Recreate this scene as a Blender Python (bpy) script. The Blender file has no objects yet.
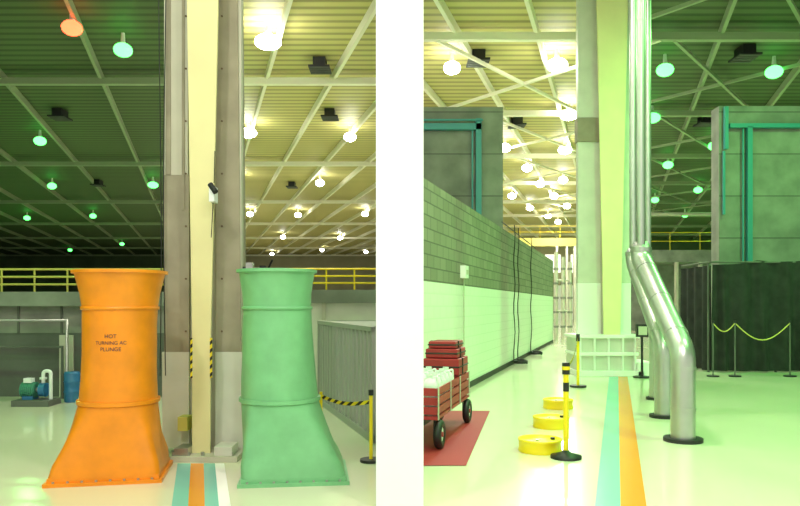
import bpy, bmesh, math, random
from mathutils import Vector, Matrix
random.seed(3)
F=700.0; EYE=1.7; HY=305.0; CEIL=9.7
def P(px,py,d): return Vector(((px-400)/F*d, d, EYE-(py-HY)/F*d))
def X(px,d): return (px-400)/F*d
def Z(py,d): return EYE-(py-HY)/F*d
def G(px,py):
    d=F*EYE/(py-HY); return Vector(((px-400)/F*d,d,0))
sc=bpy.context.scene

# ---------------- materials
def mat(name,col,rough=0.5,metal=0.0,noise=0.0,nscale=6.0,bump=0.0,emit=None,es=0,coat=0.0,col2=None):
    m=bpy.data.materials.new(name); m.use_nodes=True
    nt=m.node_tree; b=nt.nodes['Principled BSDF']
    c=(*col,1)
    b.inputs['Base Color'].default_value=c
    b.inputs['Roughness'].default_value=rough; b.inputs['Metallic'].default_value=metal
    b.inputs['Coat Weight'].default_value=coat
    tc=nt.nodes.new('ShaderNodeTexCoord')
    if noise>0 or bump>0 or col2:
        n=nt.nodes.new('ShaderNodeTexNoise'); n.inputs['Scale'].default_value=nscale; n.inputs['Detail'].default_value=6
        nt.links.new(tc.outputs['Object'],n.inputs['Vector'])
        if noise>0 or col2:
            r=nt.nodes.new('ShaderNodeValToRGB')
            r.color_ramp.elements[0].position=.3; r.color_ramp.elements[1].position=.7
            c2=col2 if col2 else tuple(v*(1-noise) for v in col)
            r.color_ramp.elements[0].color=(*c2,1); r.color_ramp.elements[1].color=c
            nt.links.new(n.outputs['Fac'],r.inputs['Fac']); nt.links.new(r.outputs['Color'],b.inputs['Base Color'])
        if bump>0:
            bp=nt.nodes.new('ShaderNodeBump'); bp.inputs['Strength'].default_value=bump; bp.inputs['Distance'].default_value=.02
            nt.links.new(n.outputs['Fac'],bp.inputs['Height']); nt.links.new(bp.outputs['Normal'],b.inputs['Normal'])
    if emit:
        b.inputs['Emission Color'].default_value=(*emit,1); b.inputs['Emission Strength'].default_value=es
    return m
def deckmat(name,a,bcol):
    m=mat(name,a,.6); nt=m.node_tree; b=nt.nodes['Principled BSDF']
    tc=nt.nodes.new('ShaderNodeTexCoord'); w=nt.nodes.new('ShaderNodeTexWave')
    w.bands_direction='Y'; w.inputs['Scale'].default_value=0.7; w.inputs['Distortion'].default_value=0.0
    nt.links.new(tc.outputs['Object'],w.inputs['Vector'])
    r=nt.nodes.new('ShaderNodeValToRGB'); r.color_ramp.elements[0].color=(*bcol,1); r.color_ramp.elements[1].color=(*a,1)
    r.color_ramp.elements[0].position=.15; r.color_ramp.elements[1].position=.5
    nt.links.new(w.outputs['Fac'],r.inputs['Fac']); nt.links.new(r.outputs['Color'],b.inputs['Base Color'])
    return m
def blockmat(name,c1,c2,mortar,zpaint=None):
    m=mat(name,c1,.85); nt=m.node_tree; b=nt.nodes['Principled BSDF']
    uv=nt.nodes.new('ShaderNodeUVMap'); br=nt.nodes.new('ShaderNodeTexBrick')
    br.inputs['Scale'].default_value=1.0; br.inputs['Brick Width'].default_value=.42; br.inputs['Row Height'].default_value=.21
    br.inputs['Mortar Size'].default_value=.012
    br.inputs['Color1'].default_value=(*c1,1); br.inputs['Color2'].default_value=(*c2,1); br.inputs['Mortar'].default_value=(*mortar,1)
    nt.links.new(uv.outputs['UV'],br.inputs['Vector']); nt.links.new(br.outputs['Color'],b.inputs['Base Color'])
    bp=nt.nodes.new('ShaderNodeBump'); bp.inputs['Strength'].default_value=.3; bp.inputs['Distance'].default_value=.008
    nt.links.new(br.outputs['Fac'],bp.inputs['Height']); bp.invert=True
    nt.links.new(bp.outputs['Normal'],b.inputs['Normal'])
    return m
def hazmat():
    m=mat('hazard_stripe',(.9,.7,.02),.5); nt=m.node_tree; b=nt.nodes['Principled BSDF']
    tc=nt.nodes.new('ShaderNodeTexCoord'); mp=nt.nodes.new('ShaderNodeMapping'); mp.inputs['Rotation'].default_value=(0,math.radians(45),0)
    w=nt.nodes.new('ShaderNodeTexWave'); w.bands_direction='Z'; w.inputs['Scale'].default_value=5
    r=nt.nodes.new('ShaderNodeValToRGB'); r.color_ramp.interpolation='CONSTANT'
    r.color_ramp.elements[0].color=(.01,.01,.01,1); r.color_ramp.elements[1].color=(.9,.7,.02,1); r.color_ramp.elements[1].position=.45
    nt.links.new(tc.outputs['Object'],mp.inputs['Vector']); nt.links.new(mp.outputs['Vector'],w.inputs['Vector'])
    nt.links.new(w.outputs['Fac'],r.inputs['Fac']); nt.links.new(r.outputs['Color'],b.inputs['Base Color'])
    return m
M={}
M['floor']=mat('floor_epoxy',(.80,.79,.60),.15,noise=.06,nscale=.6,coat=.3)
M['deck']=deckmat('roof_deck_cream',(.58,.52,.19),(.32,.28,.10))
M['deck_greenlit']=deckmat('roof_deck_dim_greenlit',(.085,.13,.045),(.035,.055,.02))  # cream deck darkened and greened: the bay's dim green light in its colour
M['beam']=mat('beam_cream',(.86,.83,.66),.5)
M['beam_greenlit']=mat('beam_dim_greenlit',(.30,.36,.22),.5)  # cream beam with the outer bays' green light put into its colour
M['white']=mat('white_paint',(.90,.90,.88),.6)
M['wallwhite']=mat('partition_white',(.86,.90,.97),.6)
M['offwhite']=mat('offwhite_paint',(.68,.68,.60),.5,noise=.12,nscale=3)
M['block']=blockmat('cinder_block',(.29,.27,.21),(.22,.21,.16),(.13,.125,.10))
M['blockw']=blockmat('cinder_block_white',(.82,.82,.77),(.81,.81,.76),(.75,.75,.70))
M['conc']=mat('concrete',(.28,.29,.25),.85,noise=.4,nscale=1.5,bump=.3)
M['concd']=mat('concrete_dark',(.13,.14,.12),.85,noise=.35,nscale=1.5,bump=.3)
M['brown']=mat('weathered_steel',(.37,.33,.24),.7,noise=.3,nscale=2.5)
M['rust']=mat('rust_brown',(.16,.10,.055),.7,noise=.5,nscale=3)
M['cream']=mat('cream_yellow',(.82,.76,.40),.45,noise=.08,nscale=2)
M['grey']=mat('grey_paint',(.56,.54,.44),.55,noise=.15,nscale=2)
M['orange']=mat('orange_paint',(.92,.29,.003),.42,noise=.18,nscale=5,bump=.1,coat=.15)
M['mint']=mat('mint_green_paint',(.20,.54,.25),.42,noise=.18,nscale=5,bump=.1,coat=.15)
M['darkin']=mat('duct_interior',(.06,.05,.03),.8)
M['black']=mat('black_rubber',(.012,.012,.014),.5)
M['fabric']=mat('black_fabric',(.022,.026,.023),.9,noise=.6,nscale=4,bump=.5)
M['teal']=mat('teal_steel',(.04,.26,.28),.45)
M['tealf']=mat('teal_floor_paint',(.20,.56,.50),.25)
M['orangef']=mat('orange_floor_paint',(.82,.28,.01),.25)
M['redf']=mat('red_floor_mat',(.36,.02,.025),.6)
M['silver']=mat('aluminium_cladding',(.52,.52,.51),.36,.8,noise=.15,nscale=3)
M['yellow']=mat('safety_yellow',(.90,.66,.01),.4)
M['railp']=mat('rail_yellow_dull',(.55,.48,.10),.5)
M['haz']=hazmat()
M['red']=mat('red_paint',(.42,.02,.03),.45,noise=.2,nscale=8)
M['jug']=mat('milky_plastic',(.80,.84,.84),.35)
M['contain']=mat('grey_corrugated_steel',(.36,.36,.34),.5)
M['blue']=mat('blue_paint',(.03,.16,.35),.4)
M['greenm']=mat('machine_green',(.06,.26,.18),.4)
M['steel']=mat('steel',(.45,.45,.43),.35,.8)
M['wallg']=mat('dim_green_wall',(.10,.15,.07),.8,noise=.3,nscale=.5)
M['wallc']=mat('cream_wall',(.45,.42,.27),.8,noise=.2,nscale=.5)
M['ink']=mat('stencil_ink',(.03,.02,.06),.7)
M['bulbw']=mat('lamp_glow_white',(1,1,1),.4,emit=(1,1,.92),es=34)
M['bulbg']=mat('lamp_glow_green',(.02,.1,.03),.4,emit=(.085,1,.13),es=6)
M['bulbo']=mat('lamp_glow_orange',(.1,.02,.01),.4,emit=(1,.07,.025),es=8)
M['screen']=mat('lit_panel',(.9,.9,.85),.4,emit=(1,.97,.85),es=1.2)

# ---------------- mesh builder
class MB:
    def __init__(s): s.bm=bmesh.new(); s.mats=[]; s.uv=s.bm.loops.layers.uv.new('UVMap')
    def mi(s,m):
        m=M[m]
        if m not in s.mats: s.mats.append(m)
        return s.mats.index(m)
    def faces(s,vs,fs,m,smooth=False):
        i=s.mi(m); bv=[s.bm.verts.new(v) for v in vs]; out=[]
        for f in fs:
            try:
                fc=s.bm.faces.new([bv[k] for k in f]); fc.material_index=i; fc.smooth=smooth; out.append(fc)
            except ValueError: pass
        return out
    def box(s,x0,x1,y0,y1,z0,z1,m):
        v=[(x0,y0,z0),(x1,y0,z0),(x1,y1,z0),(x0,y1,z0),(x0,y0,z1),(x1,y0,z1),(x1,y1,z1),(x0,y1,z1)]
        return s.faces(v,[(0,3,2,1),(4,5,6,7),(0,1,5,4),(1,2,6,5),(2,3,7,6),(3,0,4,7)],m)
    def beam(s,a,b,w,h,m,up=Vector((0,0,1))):
        a=Vector(a);b=Vector(b); d=(b-a).normalized(); sd=d.cross(up)
        if sd.length<1e-4: sd=Vector((1,0,0))
        sd.normalize(); u=sd.cross(d).normalized(); v=[]
        for p in (a,b):
            for (i,j) in ((-1,-1),(1,-1),(1,1),(-1,1)): v.append(p+sd*i*w/2+u*j*h/2)
        return s.faces(v,[(0,1,2,3),(7,6,5,4),(0,4,5,1),(1,5,6,2),(2,6,7,3),(3,7,4,0)],m)
    def taper(s,zl,m,y0,y1):
        v=[];f=[]
        for xl,xr,z in zl: v+=[(xl,y0,z),(xr,y0,z),(xr,y1,z),(xl,y1,z)]
        n=len(zl)
        for i in range(n-1):
            for k in range(4):
                a=i*4+k;b=i*4+(k+1)%4; f.append((a,b,b+4,a+4))
        f+= [(3,2,1,0),tuple(4*(n-1)+k for k in range(4))]
        return s.faces(v,f,m)
    def cyl(s,a,b,r0,m,r1=None,seg=20,cap=True):
        if r1 is None:r1=r0
        return s.tube([a,b],[r0,r1],m,seg,cap)
    def tube(s,pts,rs,m,seg=16,cap=True):
        pts=[Vector(p) for p in pts]
        if not isinstance(rs,(list,tuple)): rs=[rs]*len(pts)
        v=[];f=[];ref=None
        for i,p in enumerate(pts):
            if i==0:d=pts[1]-p
            elif i==len(pts)-1:d=p-pts[i-1]
            else:d=(pts[i+1]-p).normalized()+(p-pts[i-1]).normalized()
            d.normalize()
            if ref is None: ref=Vector((1,0,0)) if abs(d.x)<.8 else Vector((0,1,0))
            u=(ref-d*ref.dot(d)).normalized(); w=d.cross(u); ref=u
            for k in range(seg):
                a=2*math.pi*k/seg; v.append(p+(u*math.cos(a)+w*math.sin(a))*rs[i])
        for i in range(len(pts)-1):
            for k in range(seg):
                a=i*seg+k;b=i*seg+(k+1)%seg; f.append((a,b,b+seg,a+seg))
        s.faces(v,f,m,True)
        if cap:
            s.faces(v[:seg][::-1],[tuple(range(seg))],m); s.faces(v[-seg:],[tuple(range(seg))],m)
    def ring(s,rings,m,seg=64,smooth=True):
        v=[];f=[]
        for cx,cy,z,hx,hy,q in rings:
            for k in range(seg):
                a=2*math.pi*(k+.5)/seg; c,sn=math.cos(a),math.sin(a); mx=max(abs(c),abs(sn))
                v.append((cx+hx*(c*(1-q)+c/mx*q),cy+hy*(sn*(1-q)+sn/mx*q),z))
        for i in range(len(rings)-1):
            for k in range(seg):
                a=i*seg+k;b=i*seg+(k+1)%seg; f.append((a,b,b+seg,a+seg))
        return s.faces(v,f,m,smooth)
    def rotz(s,cx,cy,ang):
        bmesh.ops.rotate(s.bm,verts=s.bm.verts[:],cent=(cx,cy,0),matrix=Matrix.Rotation(ang,3,'Z'))
    def obj(s,name,bevel=0):
        bmesh.ops.recalc_face_normals(s.bm,faces=s.bm.faces[:])
        me=bpy.data.meshes.new(name); s.bm.to_mesh(me); s.bm.free()
        for m in s.mats: me.materials.append(m)
        o=bpy.data.objects.new(name,me); sc.collection.objects.link(o)
        if bevel>0:
            b=o.modifiers.new('bevel','BEVEL'); b.width=bevel; b.segments=2; b.limit_method='ANGLE'
        return o
def arc(pts,r=.15,n=5):
    pts=[Vector(p) for p in pts]; out=[pts[0]]
    for i in range(1,len(pts)-1):
        a=(pts[i-1]-pts[i]).normalized();b=(pts[i+1]-pts[i]).normalized()
        p0=pts[i]+a*r;p2=pts[i]+b*r
        for k in range(n+1):
            t=k/n; out.append(p0*(1-t)**2+pts[i]*2*t*(1-t)+p2*t*t)
    out.append(pts[-1]); return out

SL=-200/F; SR=217/F
YL=110; YR=82
# ---------------- shell
b=MB(); b.box(-75,75,-8,115,-.1,0,'floor'); b.obj('floor')
b=MB()
z=CEIL
def slab(b,pts,m):
    n=len(pts); v=[(x,y,z) for x,y in pts]+[(x,y,z+.2) for x,y in pts]
    b.faces(v,[tuple(range(n)),tuple(range(n,2*n))[::-1]]+[(i,(i+1)%n,(i+1)%n+n,i+n) for i in range(n)],m)
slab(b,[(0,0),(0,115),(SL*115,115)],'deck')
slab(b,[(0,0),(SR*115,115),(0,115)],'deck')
slab(b,[(-75,-8),(0,-8),(0,0),(SL*115,115),(-75,115)],'deck_greenlit')
slab(b,[(0,-8),(75,-8),(75,115),(SR*115,115),(0,0)],'deck_greenlit')
b.obj('ceiling')
# roof framing
b=MB()
for k in range(0,14):
    off=k*2.3; y0=max(8,(off+.3)/(-SL)); 
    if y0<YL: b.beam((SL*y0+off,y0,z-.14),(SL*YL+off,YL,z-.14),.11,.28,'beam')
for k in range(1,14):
    off=k*3.4; b.beam((-off+SL*8,8,z-.14),(SL*YL-off,YL,z-.14),.10,.28,'beam_greenlit')
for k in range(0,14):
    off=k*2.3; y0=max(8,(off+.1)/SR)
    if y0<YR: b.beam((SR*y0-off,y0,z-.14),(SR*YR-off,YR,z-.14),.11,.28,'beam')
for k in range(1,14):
    off=k*3.0; b.beam((off+SR*8,8,z-.14),(SR*YR+off,YR,z-.14),.10,.28,'beam_greenlit')
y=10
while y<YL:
    b.beam((-.25,y,z-.34),(SL*y,y,z-.34),.22,.22,'beam'); b.beam((SL*y,y,z-.34),(-72,y,z-.34),.22,.22,'beam_greenlit'); y+=14
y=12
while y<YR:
    b.beam((0,y,z-.34),(SR*y,y,z-.34),.2,.22,'beam'); b.beam((SR*y,y,z-.34),(72,y,z-.34),.2,.22,'beam_greenlit'); y+=8
def br(p,q,m='beam'): b.beam((p[0],p[1],z-.42),(q[0],q[1],z-.42),.09,.10,m)
for y in (12,20,28,36,44,52):
    for (xa,m) in ((SR*(y+4)-3.2,'beam'),(SR*(y+4)+3.6,'beam_greenlit'),(SR*(y+4)+10.4,'beam_greenlit')):
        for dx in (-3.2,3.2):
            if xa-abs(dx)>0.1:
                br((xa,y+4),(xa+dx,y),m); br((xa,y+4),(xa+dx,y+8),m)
b.obj('ceiling_beams')
def vent(px,py):
    d=F*(z-.25-EYE)/(HY-py); c=X(px,d)
    b=MB(); b.box(c-.34,c+.34,d-.4,d+.4,z-.36,z-.30,'black'); b.box(c-.2,c+.2,d-.3,d+.3,z-.30,z-.01,'black')
    for i in range(4): b.box(c-.31,c+.31,d-.36+i*.2,d-.28+i*.2,z-.38,z-.36,'concd')
    b.obj('roof_vent')
for p in ((320,67),(330,116),(60,116),(292,186),(98,184),(745,55),(478,60),(517,124),(705,122)): vent(*p)
# walls
b=MB(); b.box(-75,SL*YL,YL,YL+.3,0,z,'wallg'); b.box(SL*YL,-.2,YL,YL+.3,0,z,'wallc')
b.box(-.14,SR*YR,YR,YR+.3,0,z,'wallc'); b.box(SR*YR,75,YR,YR+.3,0,z,'wallg')
for i in range(6): b.box(8+i*3,9.8+i*3,YR-.1,YR,5.5,7.6,'screen')
b.box(18,22,YR-.1,YR,0,4,'white')
b.obj('wall_back')
b=MB(); b.box(-75.3,-75,-8,YL,0,z,'wallg'); b.obj('wall_left')
b=MB(); b.box(75,75.3,-8,YR,0,z,'wallg'); b.obj('wall_right')
b=MB(); b.box(X(376,5.85),X(423.5,5.85),5.85,6.15,0,z,'wallwhite'); b.box(-.2,-.14,6.15,YL,0,z,'white'); b.obj('wall_partition')

# ---------------- lamps (compact bay lights tucked between the beams)
def lampmesh(bulb,name):
    b=MB(); g='white'
    b.ring([(0,0,.50,.05,.05,0),(0,0,.22,.07,.07,0),(0,0,.19,.11,.11,0),(0,0,.15,.12,.12,0)],g,16)
    rs=[(0,0,.0-.20*math.cos(t*math.pi/10),max(.02,.27*math.sin(t*math.pi/10)),max(.02,.27*math.sin(t*math.pi/10)),0) for t in range(0,11)]
    b.ring(rs,bulb,18)
    o=b.obj(name); me=o.data; bpy.data.objects.remove(o); return me
LM={'w':lampmesh('bulbw','lamp_w'),'g':lampmesh('bulbg','lamp_g'),'o':lampmesh('bulbo','lamp_o')}
LZ=z-.52
def lamp(x,y,k='w',s=1):
    o=bpy.data.objects.new('high_bay_lamp',LM[k]); o.location=(x,y,LZ); o.scale=(s,s,1); sc.collection.objects.link(o); return o
def lampp(px,py,k='w',s=1):
    d=F*(LZ-EYE)/(HY-py); return lamp(X(px,d),d,k,s)
for p in ((268,42,'w',1.4),(248,133,'w',1.4),(350,137),(240,182),(320,183),(298,215),(340,238),(365,214),(283,237),(272,254),(322,250),(366,252),(250,214),
          (72,28,'o'),(123,50,'g'),(40,141,'g'),(153,185,'g',1.2),(93,216,'g'),(27,218,'g'),(70,250,'g'),(122,244,'g'),(52,186,'g'),
          (452,68),(557,65,'w',1.2),(569,115,'w',1.3),(505,148),(527,168),(540,184),(554,196),(512,196),(530,208),(548,216),(565,150,'w',1.2),(563,180),(490,205),(567,206),(558,222),
          (665,70,'g'),(774,72,'g'),(652,118,'g',1.2),(714,146,'g'),(668,165,'g'),(698,190,'g'),(655,200,'g'),(685,215,'g'),(765,196,'g')):
    lampp(*p)
def area(x,y,P_,col=(1,.97,.82),size=.7,zz=None,rot=(0,0,0)):
    l=bpy.data.lights.new('lamp_and_fill_light','AREA'); l.shape='DISK'; l.size=size; l.energy=P_; l.color=col
    o=bpy.data.objects.new('lamp_and_fill_light',l); o.location=(x,y,zz if zz else LZ-.25); o.rotation_euler=rot; sc.collection.objects.link(o)
GR=(.24,1,.22)
for (x,y,p) in ((-3.5,2,340),(2.6,2,300),(-1.5,-3,400),(1.5,-3,400),(-2.2,14,330),(-4.5,26,560),(-8,42,800),(-14,62,1000),(-20,85,1000),  # those behind the camera are unseen, added to brighten pillar and funnels
                (1.8,10,320),(3.4,21,400),(6,28,600),(9,38,800),(13,55,1000),(18,72,800)):
    area(x,y,p); 
    if y<12 : lamp(x,y,'w')  # also hangs a fixture at each added rear light
for (x,y,p) in ((-9,8,360),(-9,20,380),(-18,34,600),(-32,60,800),(7,7,880),(10,14.5,750),(14,28,900),(22,45,1200),(34,65,1200)):
    area(x,y,p,GR)
    if y<12 : lamp(x,y,'g')
w=bpy.data.worlds.new('w'); sc.world=w; w.use_nodes=True
w.node_tree.nodes['Background'].inputs[0].default_value=(1,.99,.88,1); w.node_tree.nodes['Background'].inputs[1].default_value=.8

# ---------------- left hall: column
b=MB(); d=8.0
zc=Z(352,d); zr=Z(175,d)
b.box(X(162,d),X(189,d),d,d+.3,.06,zc,'offwhite'); b.box(X(164,d),X(189,d),d,d+.3,zc,zr,'brown'); b.box(X(164,d),X(188,d),d,d+.3,zr,z,'grey')
b.box(X(166,d),X(171,d),d-.012,d,zr,z,'brown'); b.box(X(182,d),X(185,d),d-.012,d,zr-.4,z,'brown')
b.box(X(215,d),X(243,d),d,d+.3,.06,zc,'offwhite'); b.taper([(X(215,d),X(241,d),zc),(X(217,d),X(234,d),z)],'brown',d,d+.3)
b.box(X(188,d),X(216,d),d+.06,d+.24,.06,z,'grey')
b.box(X(234,d),X(241,d),d+.02,d+.12,zc,z-2,'grey')
for k in range(12):
    b.cyl((X(186,d),d-.01,1.4+k*.6),(X(186,d),d-.001,1.4+k*.6),.012,'rust',seg=6); b.cyl((X(222,d),d-.01,1.4+k*.6),(X(222,d),d-.001,1.4+k*.6),.012,'rust',seg=6)
d=7.75
b.taper([(X(192,d),X(210,d),.06),(X(192,d),X(210.5,d),Z(340,d)),(X(187,d),X(218,d),Z(10,d)),(X(186,d),X(219,d),z)],'cream',d,d+.035)
b.taper([(X(199,d),X(203,d),.06),(X(199,d),X(204,d),z)],'cream',d+.03,d+.35)
for a0,a1 in ((190.5,192.5),(210,212)):
    b.box(X(a0,d),X(a1,d),d-.01,d+.02,Z(378,d),Z(338,d),'haz')
b.box(X(176,d),X(186,d),d+.05,d+.25,Z(432,d),Z(418,d),'railp')
p=P(214,192,7.7)
b.box(p.x-.03,p.x+.03,p.y-.1,p.y+.05,p.z-.12,p.z+.05,'jug'); b.cyl((p.x-.02,p.y-.08,p.z+.07),(p.x+.05,p.y-.12,p.z-.02),.03,'black'); b.tube([(p.x,p.y,p.z+.1),(p.x+.01,p.y,p.z+.45)],.006,'black',6)
b.tube([(p.x-.01,p.y,p.z-.12),(p.x-.03,p.y,p.z-.5)],.006,'black',6)
d=7.6
b.box(X(168,d),X(238,d),d-.05,8.45,0,.06,'grey')
b.box(X(174,d),X(188,d),d,d+.3,.06,.14,'steel'); b.box(X(214,d),X(232,d),d,d+.3,.06,.16,'offwhite')
for i in range(5):
    x=X(173+i*14.5,d); b.cyl((x,d+.02,.06),(x,d+.02,.10),.022,'steel',seg=6)
b.obj('steel_column',.004)
b=MB()
for px,a in ((160,0),(164,.03)):
    pts=[]
    for i in range(20):
        t=i/19; pts.append((X(px,7.9)+.015*math.sin(t*9+a*90),7.9+a,.9+(z-.9)*t))
    b.tube(pts,.006,'black',6)
b.obj('hanging_cables')

# ---------------- funnels
def funnel(m,prof,bx,hw,hy,dc,yh,rot):
    b=MB()
    R=[]
    for L,Rr,py in prof:
        R.append((X((L+Rr)/2,dc),dc,Z(py,dc),(Rr-L)/2*dc/F,(Rr-L)/2*dc/F,0))
    cx0,_,z0,r0,_,_=R[-1]
    tr=[]
    n=12
    for i in range(n+1):
        t=i/n; e=t**1.12; q=min(1,t*1.2)
        tr.append((cx0+(bx-cx0)*e,dc,z0+(.07-z0)*t,r0+(hw-r0)*e,r0+(hy-r0)*e,q))
    b.ring(tr,m,64)
    hb=hw+.03; hc=hy+.03
    b.box(bx-hb,bx+hb,dc-hc,dc+hc,0,.035,m); b.box(bx-hw,bx+hw,dc-hy,dc+hy,.035,.075,m)
    for i in range(8):
        x=bx-hw+.06+i*(2*hw-.12)/7
        b.cyl((x,dc-hc+.018,.035),(x,dc-hc+.018,.05),.012,'steel',seg=6)
    b.rotz(cx0,dc,rot)
    top=R[0]
    lip=[(top[0],dc,top[2]-.03,top[3]-.005,top[3]-.005,0),(top[0],dc,top[2]-.03,top[3]+.018,top[3]+.018,0),(top[0],dc,top[2],top[3]+.018,top[3]+.018,0),(top[0],dc,top[2],top[3]-.02,top[3]-.02,0)]
    b.ring(lip,m,64,False)
    b.ring(R,m)
    inner=[(r[0],r[1],r[2],r[3]-.02,r[4]-.02,0) for r in R]
    b.ring(inner,'darkin')
    for (cx,cy,zz,hx,hy_,q) in [R[i] for i in yh]:
        b.ring([(cx,cy,zz+.018,hx,hx,0),(cx,cy,zz+.014,hx+.014,hx+.014,0),(cx,cy,zz-.014,hx+.014,hx+.014,0),(cx,cy,zz-.018,hx,hx,0)],m)
    b.ring([(cx0,dc,z0+.02,r0,r0,0),(cx0,dc,z0+.018,r0+.022,r0+.022,0),(cx0,dc,z0-.018,r0+.022,r0+.022,0),(cx0,dc,z0-.03,r0,r0,0)],m,64,False)
    return b
b=funnel('orange',[(77,164,271),(80,161,282),(83,158,294),(85,156,308),(85,155,325),(85,155,350),(84,155,375),(82,156,400)],
   X(114,7.05),.50,.40,7.02,(3,),math.radians(11))
of=b.obj('orange_duct_funnel')
b=funnel('mint',[(239,315,270),(241,313,281),(243,311,294),(244,311,308),(243,312,330),(243,314,355),(242,316,378),(242,318,398)],
   X(295,7.0),.49,.45,7.0,(3,),math.radians(7))
gf=b.obj('green_duct_funnel')
def stencil(txt,size,zc,ang,cx,cy,r,parent):
    cu=bpy.data.curves.new('t','FONT'); cu.body=txt; cu.size=size; cu.align_x='CENTER'
    o=bpy.data.objects.new('t',cu); sc.collection.objects.link(o)
    bpy.context.view_layer.update()
    me=bpy.data.meshes.new_from_object(o.evaluated_get(bpy.context.evaluated_depsgraph_get())); bpy.data.objects.remove(o)
    for v in me.vertices:
        a=ang+v.co.x/r; zz=zc+v.co.y
        v.co=Vector((cx+r*math.sin(a),cy-r*math.cos(a),zz))
    me.materials.clear(); me.materials.append(M['ink'])
    ob=bpy.data.objects.new('stencil_text',me); sc.collection.objects.link(ob); ob.parent=parent
cx=X(120,7.02)
for i,t in enumerate(('HOT','TURNING AC','PLUNGE')):
    stencil(t,.052 if i!=1 else .048,Z(338+i*6.5,6.7),.14,cx,7.02,.3575,of)
b=MB()
zt=Z(268,7)
b.tube([(X(236,7),7.3,zt+.02),(X(262,7),7.3,zt+.0),(X(272,7),7.3,zt-.01)],.012,'black',8)
b.box(X(240,7),X(247,7),7.26,7.34,zt-.03,zt+.07,'steel'); b.tube([(X(262,7),7.3,zt),(X(268,7),7.25,zt+.10)],.01,'black',8)
b.box(X(254,7),X(260,7),7.27,7.33,zt-.02,zt+.04,'black')
b.obj('pipe_clamp').parent=gf

def stripe(b,slope,off0,off1,y0,y1,m,zz=.004):
    b.faces([(slope*y0+off0,y0,zz),(slope*y0+off1,y0,zz),(slope*y1+off1,y1,zz),(slope*y1+off0,y1,zz)],[(0,1,2,3)],m)
b=MB()
for o0,o1,m in ((-.24,-.10,'tealf'),(-.10,.04,'orangef'),(.04,.16,'tealf'),(.16,.26,'white')):
    stripe(b,SL,o0,o1,4.2,7.5,m)
b.obj('floor_stripes')

# ---------------- left hall background
def railing(b,x0,x1,y,zb,h,m,step=1.0,n=2,y1=None):
    if y1 is None:y1=y
    for i in range(n): 
        zz=zb+h*(i+1)/n; b.tube([(x0,y,zz),(x1,y1,zz)],.02,m,8)
    k=max(1,int(abs(x1-x0)/step))
    for i in range(k+1):
        t=i/k; b.tube([(x0+(x1-x0)*t,y+(y1-y)*t,zb),(x0+(x1-x0)*t,y+(y1-y)*t,zb+h)],.018,m,8)
b=MB(); D=13
b.box(-14,X(168,D),D,D+.4,0,Z(333,D),'concd'); b.box(-14,X(168,D),D,D+.4,Z(333,D),Z(306,D),'conc'); b.box(-14,X(168,D),D-.25,D+3,Z(306,D),Z(292,D),'conc')
b.box(X(60,D),X(74,D),D-.03,D,0,Z(335,D),'grey')
for i in range(9): b.box(-9.5+i*.8,-9.46+i*.8,D-.02,D,Z(333,D),Z(306,D),'concd')
b.obj('wall_mezzanine_left')
b=MB(); railing(b,-13.5,X(166,D),D,Z(292,D),.42,'railp',.6,3); b.obj('yellow_guard_rail')
b=MB(); b.tube([(-13.5,D-.35,Z(320,D)),(X(76,D),D-.35,Z(320,D)),(X(76,D),D-.35,.0)],.03,'steel',10); b.tube([(-13.5,D-.3,Z(346,D)),(X(70,D),D-.3,Z(346,D)),(X(70,D),D-.3,.0)],.03,'concd',10)
b.obj('wall_pipes')
b=MB(); D=14
b.box(X(242,D),-.3,D,D+.3,0,Z(303,D),'offwhite'); b.box(X(242,D),-.3,D-.2,D+2,Z(303,D),Z(290,D),'conc')
b.box(X(322,D),X(326,D),D-.05,D,Z(345,D),Z(303,D),'grey')
b.obj('wall_mezzanine_right')
b=MB(); railing(b,X(242,D),-.35,D,Z(290,D),.42,'yellow',.5,3); b.obj('yellow_guard_rail')
# container
b=MB()
A=Vector((-.34,8.6,0)); B=Vector((X(318,12.2),12.2,0)); dr=(B-A); L=dr.length; dr.normalize(); nrm=Vector((-dr.y,dr.x,0)); 
if nrm.x>0: nrm=-nrm
zt=1.43; N=17; vs=[];fs=[]
prof=[]
for i in range(N):
    t0=i/N*L; s_=L/N
    prof+=[(t0,0),(t0+s_*.35,0),(t0+s_*.5,.06),(t0+s_*.85,.06)]
prof.append((L,0))
for t,o in prof:
    p=A+dr*t-nrm*o; vs+= [p+Vector((0,0,.1)),p+Vector((0,0,zt-.06))]
for i in range(len(prof)-1): fs.append((2*i,2*i+2,2*i+3,2*i+1))
b.faces(vs,fs,'contain')
def hexa(p0,p1,w,z0,z1,m):
    v=[p0,p1,p1+w,p0+w]; v=[(q.x,q.y,z0) for q in v]+[(q.x,q.y,z1) for q in v]
    b.faces(v,[(0,1,2,3),(4,5,6,7),(0,1,5,4),(1,2,6,5),(2,3,7,6),(3,0,4,7)],m)
o_=nrm*.01
hexa(A+o_,B+o_,-nrm*.08,0,.1,'contain'); hexa(A+o_,B+o_,-nrm*.08,zt-.06,zt,'contain')
hexa(B+o_,B+o_-dr*.08,-nrm*.08,0,zt,'contain'); hexa(A+o_,A+o_+dr*.08,-nrm*.06,0,zt,'contain')
C=Vector((-.28,12.2,0))
b.faces([(A.x,A.y,zt-.01),(B.x,B.y,zt-.01),(C.x,C.y,zt-.01)],[(0,1,2)],'contain')
b.faces([(B.x,B.y,0),(C.x,C.y,0),(C.x,C.y,zt),(B.x,B.y,zt)],[(0,1,2,3)],'contain')
b.obj('shipping_container')
b=MB()
p0=P(321,396,8.2); p1=P(369,402,7.6); g=Vector((X(371,7.6),7.6,0))
pts=[p0.lerp(p1,i/10)-Vector((0,0,.05*math.sin(math.pi*i/10))) for i in range(11)]
vs=[];fs=[]
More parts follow.
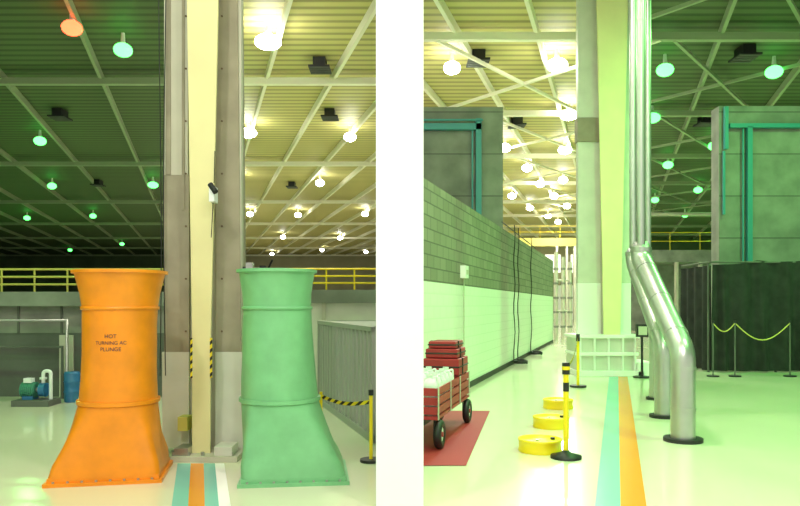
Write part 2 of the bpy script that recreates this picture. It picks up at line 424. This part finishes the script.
for p in pts: vs+=[p+Vector((0,0,-.022)),p+Vector((0,0,.022))]
for i in range(10): fs.append((2*i,2*i+2,2*i+3,2*i+1))
b.faces(vs,fs,'haz')
b.tube([g+Vector((0,0,.02)),g+Vector((0,0,.72))],.02,'yellow',10); b.tube([g+Vector((0,0,.72)),g+Vector((0,0,.78))],.028,'black',10)
g3=Vector((p0.x,p0.y,0)); b.tube([g3+Vector((0,0,.02)),g3+Vector((0,0,p0.z+.05))],.018,'yellow',10); b.cyl(g3,g3+Vector((0,0,.03)),.12,'black')
b.cyl(g,g+Vector((0,0,.03)),.12,'black'); b.obj('barrier_tape_post')
# pump machine
b=MB(); D=11.9
x0=X(18,D); x1=X(52,D)
b.box(x0,x1+.05,D-.22,D+.22,0,.10,'concd')
b.cyl((x0+.08,D,.26),(x0+.32,D,.26),.12,'greenm',seg=24)
for i in range(7): b.cyl((x0+.09+i*.035,D,.26),(x0+.10+i*.035,D,.26),.135,'greenm',seg=24)
b.cyl((x0+.32,D,.26),(x0+.4,D,.26),.04,'steel'); b.cyl((x0+.39,D,.26),(x0+.48,D,.26),.12,'blue',seg=24)
b.tube(arc([(x0+.43,D,.34),(x0+.43,D,.58),(x1-.02,D,.58),(x1-.02,D,.1)],.06),.03,'jug',12); b.cyl((x0+.43,D,.44),(x0+.43,D,.47),.06,'jug')
b.box(x0+.12,x0+.3,D-.1,D+.1,.10,.16,'blue'); b.box(x0+.12,x0+.26,D-.06,D+.06,.38,.46,'jug')
b.obj('water_pump',.004)
b=MB(); D=12.3; c=X(72,D); 
rr=[(c,D,h,r,r,0) for h,r in ((0,.12),(.03,.13),(.16,.13),(.18,.14),(.2,.13),(.34,.13),(.36,.14),(.38,.13),(.50,.13),(.53,.12),(.53,.02))]
b.ring(rr,'blue',24); b.obj('blue_barrel')

# ================= RIGHT HALL
p0=Vector((.06,10.09)); p1=Vector((7.0,32.0)); dd=(p1-p0); L=dd.length; dd/=L; nn=Vector((dd.y,-dd.x))
def wallseg(z0,z1,m,off=0,th=.2):
    b=MB()
    a=p0+nn*off; c=p1+nn*off; a2=p0-nn*th; c2=p1-nn*th
    fs=b.faces([(a.x,a.y,z0),(c.x,c.y,z0),(c.x,c.y,z1),(a.x,a.y,z1),(a2.x,a2.y,z0),(c2.x,c2.y,z0),(c2.x,c2.y,z1),(a2.x,a2.y,z1)],
       [(0,1,2,3),(5,4,7,6),(3,2,6,7),(1,5,6,2),(0,3,7,4)],m)
    for f in fs:
        for l in f.loops:
            v=l.vert.co; l[b.uv].uv=((Vector((v.x,v.y))-p0).dot(dd),v.z)
    return b
zj=Z(281,11.1); ztp=Z(178,11.1)
wallseg(0,zj,'blockw').obj('wall_block_lower')
wallseg(zj,ztp,'block').obj('wall_block_upper')
wallseg(0,.12,'black',.02,-.005).obj('baseboard_block_wall')
def onwall(px):
    k=(px-400)/F
    t=(k*p0.y-p0.x)/(dd.x-k*dd.y); return p0+dd*t
b=MB()
for px,top in ((513,225),(517,228),(530,238)):
    q=onwall(px)+nn*.04; zt=Z(top,q.y)
    pts=[(q.x+.02*math.sin(i*1.3),q.y,zt+( .06-zt)*i/14) for i in range(15)]
    b.tube(pts,.014,'black',8)
q=onwall(500)+nn*.05; q2=onwall(534)+nn*.05
b.tube([(q.x,q.y,Z(222,q.y)),(q2.x,q2.y,Z(222,q.y)-.1)],.015,'black',8)
for px in (512,529):
    q=onwall(px)+nn*.25
    pts=[(q.x+.18*math.cos(a),q.y+.3*math.sin(a),.04+.003*i) for i,a in enumerate([k*.5 for k in range(30)])]
    b.tube(pts,.022,'black',8)
b.obj('hanging_cables')
b=MB()
for px in (462,):
    q=onwall(px); zz=Z(272,q.y); c=Vector((q.x,q.y,0)); 
    n3=Vector((nn.x,nn.y,0))
    b.beam(c+n3*.05+Vector((0,0,zz-.12)),c+n3*.05+Vector((0,0,zz+.12)),.3,.1,'white',up=n3)
    b.tube([c+n3*.04+Vector((0,0,zz-.12)),c+n3*.04+Vector((0,0,.9))],.012,'grey',8)
    b.beam(c+n3*.105+Vector((0,0,zz-.05)),c+n3*.105+Vector((0,0,zz+.04)),.12,.02,'grey',up=n3)
b.obj('electrical_box')
def pier(x0,x1,y,zt,frame,nm,dep):
    b=MB(); b.box(x0,x1,y,y+dep,0,zt,'conc')
    for zz in [i*1.2 for i in range(1,int(zt/1.2)+1)]: b.box(x0-.005,x1+.005,y-.006,y,zz,zz+.03,'concd')
    for (a,c,w,h) in frame: b.beam(a,c,w,h,'teal',up=Vector((0,1,0)))
    b.obj(nm,.02)
D=20
yy=D-.12
pier(.0,X(503,D),D,Z(107,D),[((.1,yy,Z(128,D)),(X(481,D),yy,Z(128,D)),.18,.15),((X(478,D),yy,Z(120,D)),(X(478,D),yy,0),.16,.15),
   ((X(472,D),yy,Z(130,D)),(X(472,D),yy,0),.05,.05),((.1,yy-.1,Z(122,D)),(X(482,D),yy-.1,Z(122,D)),.05,.06)],'concrete_pier',2)
pier(X(719,D),X(860,D),D,Z(106,D),[((X(724,D),yy,Z(108,D)),(X(724,D),yy,Z(150,D)),.10,.12),((X(727,D),yy,Z(127,D)),(X(860,D),yy,Z(127,D)),.12,.14),((X(747,D),yy,Z(128,D)),(X(747,D),yy,1.0),.14,.14),
   ((X(722,D),yy,Z(152,D)),(X(722,D),yy,Z(215,D)),.06,.06),((X(741,D),yy,Z(130,D)),(X(741,D),yy,1.0),.04,.05)],'concrete_pier',.5)
b=MB(); D=58
b.box(X(500,D),X(580,D)-.1,D,D+.5,Z(246,D),Z(238,D),'railp'); railing(b,X(500,D),X(580,D),D,Z(238,D),1.0,'yellow',1.6)
for px in (556,566,574): b.box(X(px,D),X(px+2,D),D,D+.3,0,Z(246,D),'grey')
b.obj('far_walkway')
b=MB(); D=44
b.box(X(640,D),X(730,D),D,D+3,Z(262,D),Z(250,D),'conc'); railing(b,X(640,D),X(730,D),D,Z(250,D),1.1,'yellow',1.8)
b.box(X(640,D),X(900,D),D+3,D+3.3,0,Z(262,D),'conc')
for px in (652,676,700,722): b.box(X(px,D),X(px+2.5,D),D,D+.3,0,Z(262,D),'grey')
b.tube([(X(640,D),D-.2,Z(240,D)+1.6),(X(740,D),D-.2,Z(240,D)+1.6)],.12,'grey',8)
b.obj('far_mezzanine')
b=MB(); D=36
for i in range(5):
    x=X(655,D)+i*.75; h=[1.6,1.1,1.9,1.3,1.7][i]
    b.box(x,x+.68,D,D+.6,0,.12,'grey'); b.box(x+.03,x+.65,D+.03,D+.57,.12,h,'contain' if i%2 else 'greenm'); b.box(x+.1,x+.58,D,D+.03,.3,h-.2,'concd')
b.obj('equipment_cabinets',.01)
b=MB(); D=34
for i,px in enumerate((556,563,570)):
    b.tube([(X(px,D),D,0),(X(px,D),D,Z(252+i*5,D))],.09,'grey',10)
    for k in range(5): b.tube([(X(px,D),D,.6+k*.7),(X(px,D),D,.7+k*.7)],.13,'conc',10)
b.tube([(X(556,D),D,2.9),(X(570,D),D,2.9)],.05,'grey',8); b.tube([(X(556,D),D,1.4),(X(570,D),D,1.4)],.05,'grey',8)
b.obj('standing_pipes')

# right column
b=MB(); d=17.3
zc=Z(283,d)
b.box(X(578,d),X(601,d),d,d+.2,.9,zc,'white'); b.box(X(578,d),X(601,d),d,d+.2,zc,z,'offwhite')
b.box(X(577,d),X(602,d),d-.06,d+.25,Z(142,d),Z(118,d),'brown')
b.box(X(618,d),X(631,d),d,d+.2,.9,zc,'white'); b.box(X(618,d),X(631,d),d,d+.2,zc,z,'offwhite')
b.box(X(600,d),X(619,d),d+.05,d+.15,.9,z,'offwhite')
d=17
b.taper([(X(604,d),X(620,d),.9),(X(604,d),X(620.5,d),Z(335,d)),(X(597,d),X(628,d),Z(10,d)),(X(597,d),X(628,d),z)],'cream',d,d+.06)
b.box(X(610,d),X(614,d),d+.05,d+.3,.9,z,'cream')
b.box(X(576,d),X(634,d),d-.1,d+1.0,.55,.95,'offwhite'); b.box(X(574,d),X(637,d),d-.2,d+1.05,.9,.98,'white'); b.box(X(574,d),X(640,d),d-.3,d+1.1,.0,.12,'white')
b.box(X(576,d),X(634,d),d-.12,d+1.0,.12,.5,'offwhite'); b.box(X(575,d),X(636,d),d-.2,d+1.05,.48,.56,'white')
for px in (578,592,606,620,632): b.box(X(px,d),X(px+1.5,d),d-.19,d-.1,.12,.9,'white')
b.box(X(634,d),X(652,d),d-.3,d+.8,0,.32,'white')
b.obj('steel_column',.01)
b=MB(); g=Vector((X(642,16.4),16.4,0))
b.cyl(g,g+Vector((0,0,.03)),.2,'black'); b.tube([g,g+Vector((0,0,1.0))],.03,'black',8); b.box(g.x-.14,g.x+.14,g.y-.05,g.y+.03,.95,1.25,'black'); b.box(g.x-.1,g.x+.1,g.y-.06,g.y-.05,1.0,1.2,'grey')
b.obj('sign_post')

def bigpipe(b,bot,top,ru,rl,zt,zb):
    x0,y0=bot; x1,y1=top
    b.tube([(x1,y1,z-.02),(x1,y1,zt-.02)],ru,'silver',20)
    b.tube(arc([(x1,y1,zt+.12),(x1,y1,zt),(x0,y0,zb),(x0,y0,.03)],.14,5),rl,'silver',24)
    b.cyl((x1,y1,zt+.1),(x1,y1,zt+.17),rl*1.06,'silver',seg=24)
    v0=Vector((x1,y1,zt)); v1=Vector((x0,y0,zb)); 
    for t in (.15,.5,.85):
        p=v0.lerp(v1,t); dr=(v1-v0).normalized(); b.cyl(p-dr*.02,p+dr*.02,rl*1.05,'silver',seg=24)
    for zz in (zb*.35,zb*.8): b.cyl((x0,y0,zz),(x0,y0,zz+.035),rl*1.05,'silver',seg=24)
    for zz in range(3,10): b.cyl((x1,y1,zz),(x1,y1,zz+.04),ru*1.07,'silver',seg=20)
    b.cyl((x0,y0,0),(x0,y0,.045),rl*1.6,'black',seg=28)
b=MB(); bigpipe(b,(X(683,8.75),8.75),(X(641,10.6),10.6),.065,.148,2.4,1.12); b.obj('insulated_pipe')
b=MB(); bigpipe(b,(X(663,10.6),10.6),(X(633,12.2),12.2),.06,.125,2.45,1.08); b.obj('insulated_pipe')
b=MB(); bigpipe(b,(X(655,12.6),12.6),(X(648,14),14),.06,.10,2.5,1.0); b.obj('insulated_pipe')

b=MB()
y0=4.5;y1=16.6
stripe(b,SR,-.185,.03,y0,y1,'tealf'); stripe(b,SR,.03,.25,y0,y1,'orangef'); b.obj('floor_stripes')
def disc(px,py,w):
    g=G(px,py); b=MB(); r=w/2*g.y/F; h=.15
    b.ring([(g.x,g.y,0,r,r,0),(g.x,g.y,.02,r*1.03,r*1.03,0),(g.x,g.y,.035,r,r,0),(g.x,g.y,h-.03,r,r,0),(g.x,g.y,h-.02,r*1.03,r*1.03,0),(g.x,g.y,h,r*1.03,r*1.03,0),(g.x,g.y,h,r*.94,r*.94,0),(g.x,g.y,h-.015,r*.93,r*.93,0),(g.x,g.y,h-.015,.01,.01,0)],'yellow',40)
    b.cyl((g.x+r*.6,g.y,h-.015),(g.x+r*.6,g.y,h+.01),.025,'black'); b.cyl((g.x-r*.2,g.y-r*.3,h-.015),(g.x-r*.2,g.y-r*.3,h),.02,'steel')
    b.obj('yellow_drum_cover')
disc(540,451,42); disc(551,427,35); disc(558,408,29)
g=G(566,458)
b=MB(); b.ring([(g.x,g.y,0,.17,.17,0),(g.x,g.y,.03,.17,.17,0),(g.x,g.y,.06,.06,.06,0),(g.x,g.y,.09,.03,.03,0)],'black',32)
b.tube([g+Vector((0,0,.05)),g+Vector((0,0,.98))],.03,'yellow',16); b.tube([g+Vector((0,0,.93)),g+Vector((0,0,1.06))],.042,'black',16); b.tube([g+Vector((0,0,.98)),g+Vector((0,0,1.02))],.045,'yellow',16)
b.tube([g+Vector((0,0,.74)),g+Vector((0,0,.84))],.033,'black',16)
g2=Vector((X(578,14.5),14.5,0))
b.cyl(g2,g2+Vector((0,0,.04)),.17,'black'); b.tube([g2,g2+Vector((0,0,1.0))],.03,'yellow',12); b.tube([g2+Vector((0,0,.95)),g2+Vector((0,0,1.1))],.04,'black',12)
a=g+Vector((0,0,1.0)); c=g2+Vector((0,0,1.02))
vs=[];fs=[]
for i in range(17):
    t=i/16; p=a.lerp(c,t)-Vector((0,0,.12*math.sin(math.pi*t))); vs+=[p+Vector((0,0,-.025)),p+Vector((0,0,.025))]
for i in range(16): fs.append((2*i,2*i+2,2*i+3,2*i+1))
b.faces(vs,fs,'haz'); b.obj('barrier_stanchion')

# red mat + cart
b=MB(); A_=G(466,466);B_=G(490,411)
b.faces([(-.12,A_.y,.006),(A_.x,A_.y,.006),(B_.x,B_.y,.006),(.45,B_.y,.006),(-.12,9.3,.006)],[(0,1,2,3,4)],'redf'); b.obj('red_floor_mat')
cart=bpy.data.objects.new('garden_cart',None); sc.collection.objects.link(cart)
c0=Vector((.46,8.2,0)); c1=Vector((.98,10.1,0)); u=(c1-c0); CL=u.length; u.normalize(); v_=Vector((-u.y,u.x,0)); W=.50
def L_(a,bb,h): return c0+u*a+v_*bb+Vector((0,0,h))
def lbox(b,a0,a1,b0,b1,h0,h1,m):
    vv=[L_(a0,b0,h0),L_(a1,b0,h0),L_(a1,b1,h0),L_(a0,b1,h0),L_(a0,b0,h1),L_(a1,b0,h1),L_(a1,b1,h1),L_(a0,b1,h1)]
    b.faces(vv,[(0,3,2,1),(4,5,6,7),(0,1,5,4),(1,2,6,5),(2,3,7,6),(3,0,4,7)],m)
b=MB()
e=.08
lbox(b,-e,CL+e,0,W,.36,.40,'red')
for h0 in (.42,.53,.64):
    lbox(b,-e,CL+e,0,.02,h0,h0+.09,'red'); lbox(b,-e,CL+e,W-.02,W,h0,h0+.09,'red'); lbox(b,-e,-e+.02,0,W,h0,h0+.09,'red'); lbox(b,CL+e-.02,CL+e,0,W,h0,h0+.09,'red')
for a in (-e-.01,CL*.33,CL*.66,CL+e-.03):
    lbox(b,a,a+.04,-.012,.0,.36,.74,'grey'); lbox(b,a,a+.04,W,W+.012,.36,.74,'grey')
lbox(b,.1,CL-.1,.2,.3,.26,.36,'black')
o=b.obj('cart_body',.004); o.parent=cart
for i,(a,bb) in enumerate(((.06,.03),(CL,.03),(.06,W-.06),(CL,W-.06))):
    b=MB(); r=.175
    vs=[];fs=[];n1,n2=28,10
    for k in range(n1):
        A=2*math.pi*k/n1
        for j in range(n2):
            Bq=2*math.pi*j/n2; rr=r-.05+.05*math.cos(Bq)
            vs.append(L_(a+rr*math.cos(A),bb-.02+.05*math.sin(Bq),r+rr*math.sin(A)))
    for k in range(n1):
        for j in range(n2): fs.append((k*n2+j,((k+1)%n1)*n2+j,((k+1)%n1)*n2+(j+1)%n2,k*n2+(j+1)%n2))
    b.faces(vs,fs,'black',True)
    b.cyl(L_(a,bb-.05,r),L_(a,bb+.01,r),.085,'jug',seg=20); b.cyl(L_(a,bb-.065,r),L_(a,bb+.02,r),.03,'red',seg=12)
    lbox(b,a-.02,a+.02,bb+.02,bb+.05,r-.02,.37,'black')
    o=b.obj('wheel_%d'%i); o.parent=cart
b=MB(); b.tube([L_(-.1,W/2,.33),L_(-.22,W/2,.38),L_(-.28,W/2,.7)],.015,'black',8); b.tube([L_(-.28,W/2-.08,.7),L_(-.28,W/2+.08,.7)],.018,'black',8); o=b.obj('cart_handle'); o.parent=cart
def jug(a,bb,h):
    b=MB(); c=L_(a,bb,h); r=.105
    b.ring([(c.x,c.y,c.z,r*.95,r*.95,.5),(c.x,c.y,c.z+.02,r,r,.5),(c.x,c.y,c.z+.34,r,r,.5),(c.x,c.y,c.z+.41,r*.7,r*.7,.2),(c.x,c.y,c.z+.44,.035,.035,0),(c.x,c.y,c.z+.46,.035,.035,0)],'jug',24)
    b.cyl((c.x,c.y,c.z+.45),(c.x,c.y,c.z+.48),.04,'jug',seg=16)
    b.tube(arc([(c.x+.035,c.y,c.z+.43),(c.x+.09,c.y,c.z+.45),(c.x+.095,c.y,c.z+.32)],.02),.014,'jug',8)
    b.obj('water_jug').parent=cart
for a in (.10,.34,.58,.82,1.06):
    for bb in (.14,.37): jug(a,bb,.40)
b=MB()
for k,(a0,a1,b0,b1,h0,h1) in enumerate(((1.28,1.95,.03,.47,.40,.74),(1.25,1.97,.0,.50,.75,.97),(1.30,1.93,.03,.47,.98,1.10),(1.34,1.90,.06,.44,1.11,1.20))):
    lbox(b,a0,a1,b0,b1,h0,h1,'red'); lbox(b,a0-.01,a1+.01,b0-.01,b1+.01,(h0+h1)/2-.012,(h0+h1)/2+.012,'black'); lbox(b,(a0+a1)/2-.12,(a0+a1)/2-.08,b0-.015,b1+.015,h0,h1+.006,'black')
b.obj('red_tool_bags',.03).parent=cart

# dark hanging curtain around the equipment: one long pleated sheet on a rail
b=MB(); D=17.6
random.seed(5)
x=X(711,D); W_=5.0
def sheet(pfun,n):
    vs=[];fs=[];K=6
    for i in range(n+1):
        for k in range(K+1):
            vs.append(pfun(i/n,k/K))
    for i in range(n):
        for k in range(K): fs.append((i*(K+1)+k,(i+1)*(K+1)+k,(i+1)*(K+1)+k+1,i*(K+1)+k+1))
    b.faces(vs,fs,'fabric',True)
def front(t,s):
    xx=t*W_; amp=.09*(1-.55*s); sag=.05*abs(math.sin(xx*2.6))
    return (x+xx+.04*math.sin(xx*7+s*2),D+amp*math.sin(xx*13+.8*math.sin(xx*2.3))+.04*math.sin(xx*4+3*s),.04+(2.72-sag-.04+.12*math.sin(xx*.9))*s)
def side(t,s):
    yy=t*1.8
    return (x+.07*(1-.5*s)*math.sin(yy*13),D+yy,.04+(2.66)*s)
sheet(front,180); sheet(side,60)
b.tube([(x,D+.02,2.78),(x+W_,D+.02,2.78)],.025,'concd',8); b.tube([(x,D+.02,2.78),(x,D+1.8,2.78)],.025,'concd',8)
for q in (0,1.7,3.4,5.0): b.tube([(x+q,D+.15,0),(x+q,D+.15,2.8)],.03,'concd',8)
b.obj('black_hanging_curtain')
b=MB(); D=16.6
xs=[X(713,D),X(735,D),X(790,D)]
for xx in xs:
    b.tube([(xx,D,0),(xx,D,1.3)],.016,'concd',10); b.cyl((xx,D,0),(xx,D,.03),.14,'black'); b.cyl((xx,D,1.28),(xx,D,1.33),.03,'black')
for i in range(2):
    a=xs[i];c=xs[i+1]; pts=[(a+(c-a)*t/14,D,1.27-(.2+.2*i)*math.sin(math.pi*t/14)) for t in range(15)]; b.tube(pts,.013,'railp',6)
b.obj('chain_barrier')

# ---------------- camera
cam=bpy.data.cameras.new('camera'); co=bpy.data.objects.new('camera',cam); sc.collection.objects.link(co)
co.location=(0,0,EYE); co.rotation_euler=(math.radians(90),0,0); cam.sensor_width=36; cam.lens=36*F/800
cam.shift_y=(HY-253)/800; cam.clip_end=400
sc.camera=co
sc.view_settings.view_transform='Standard'
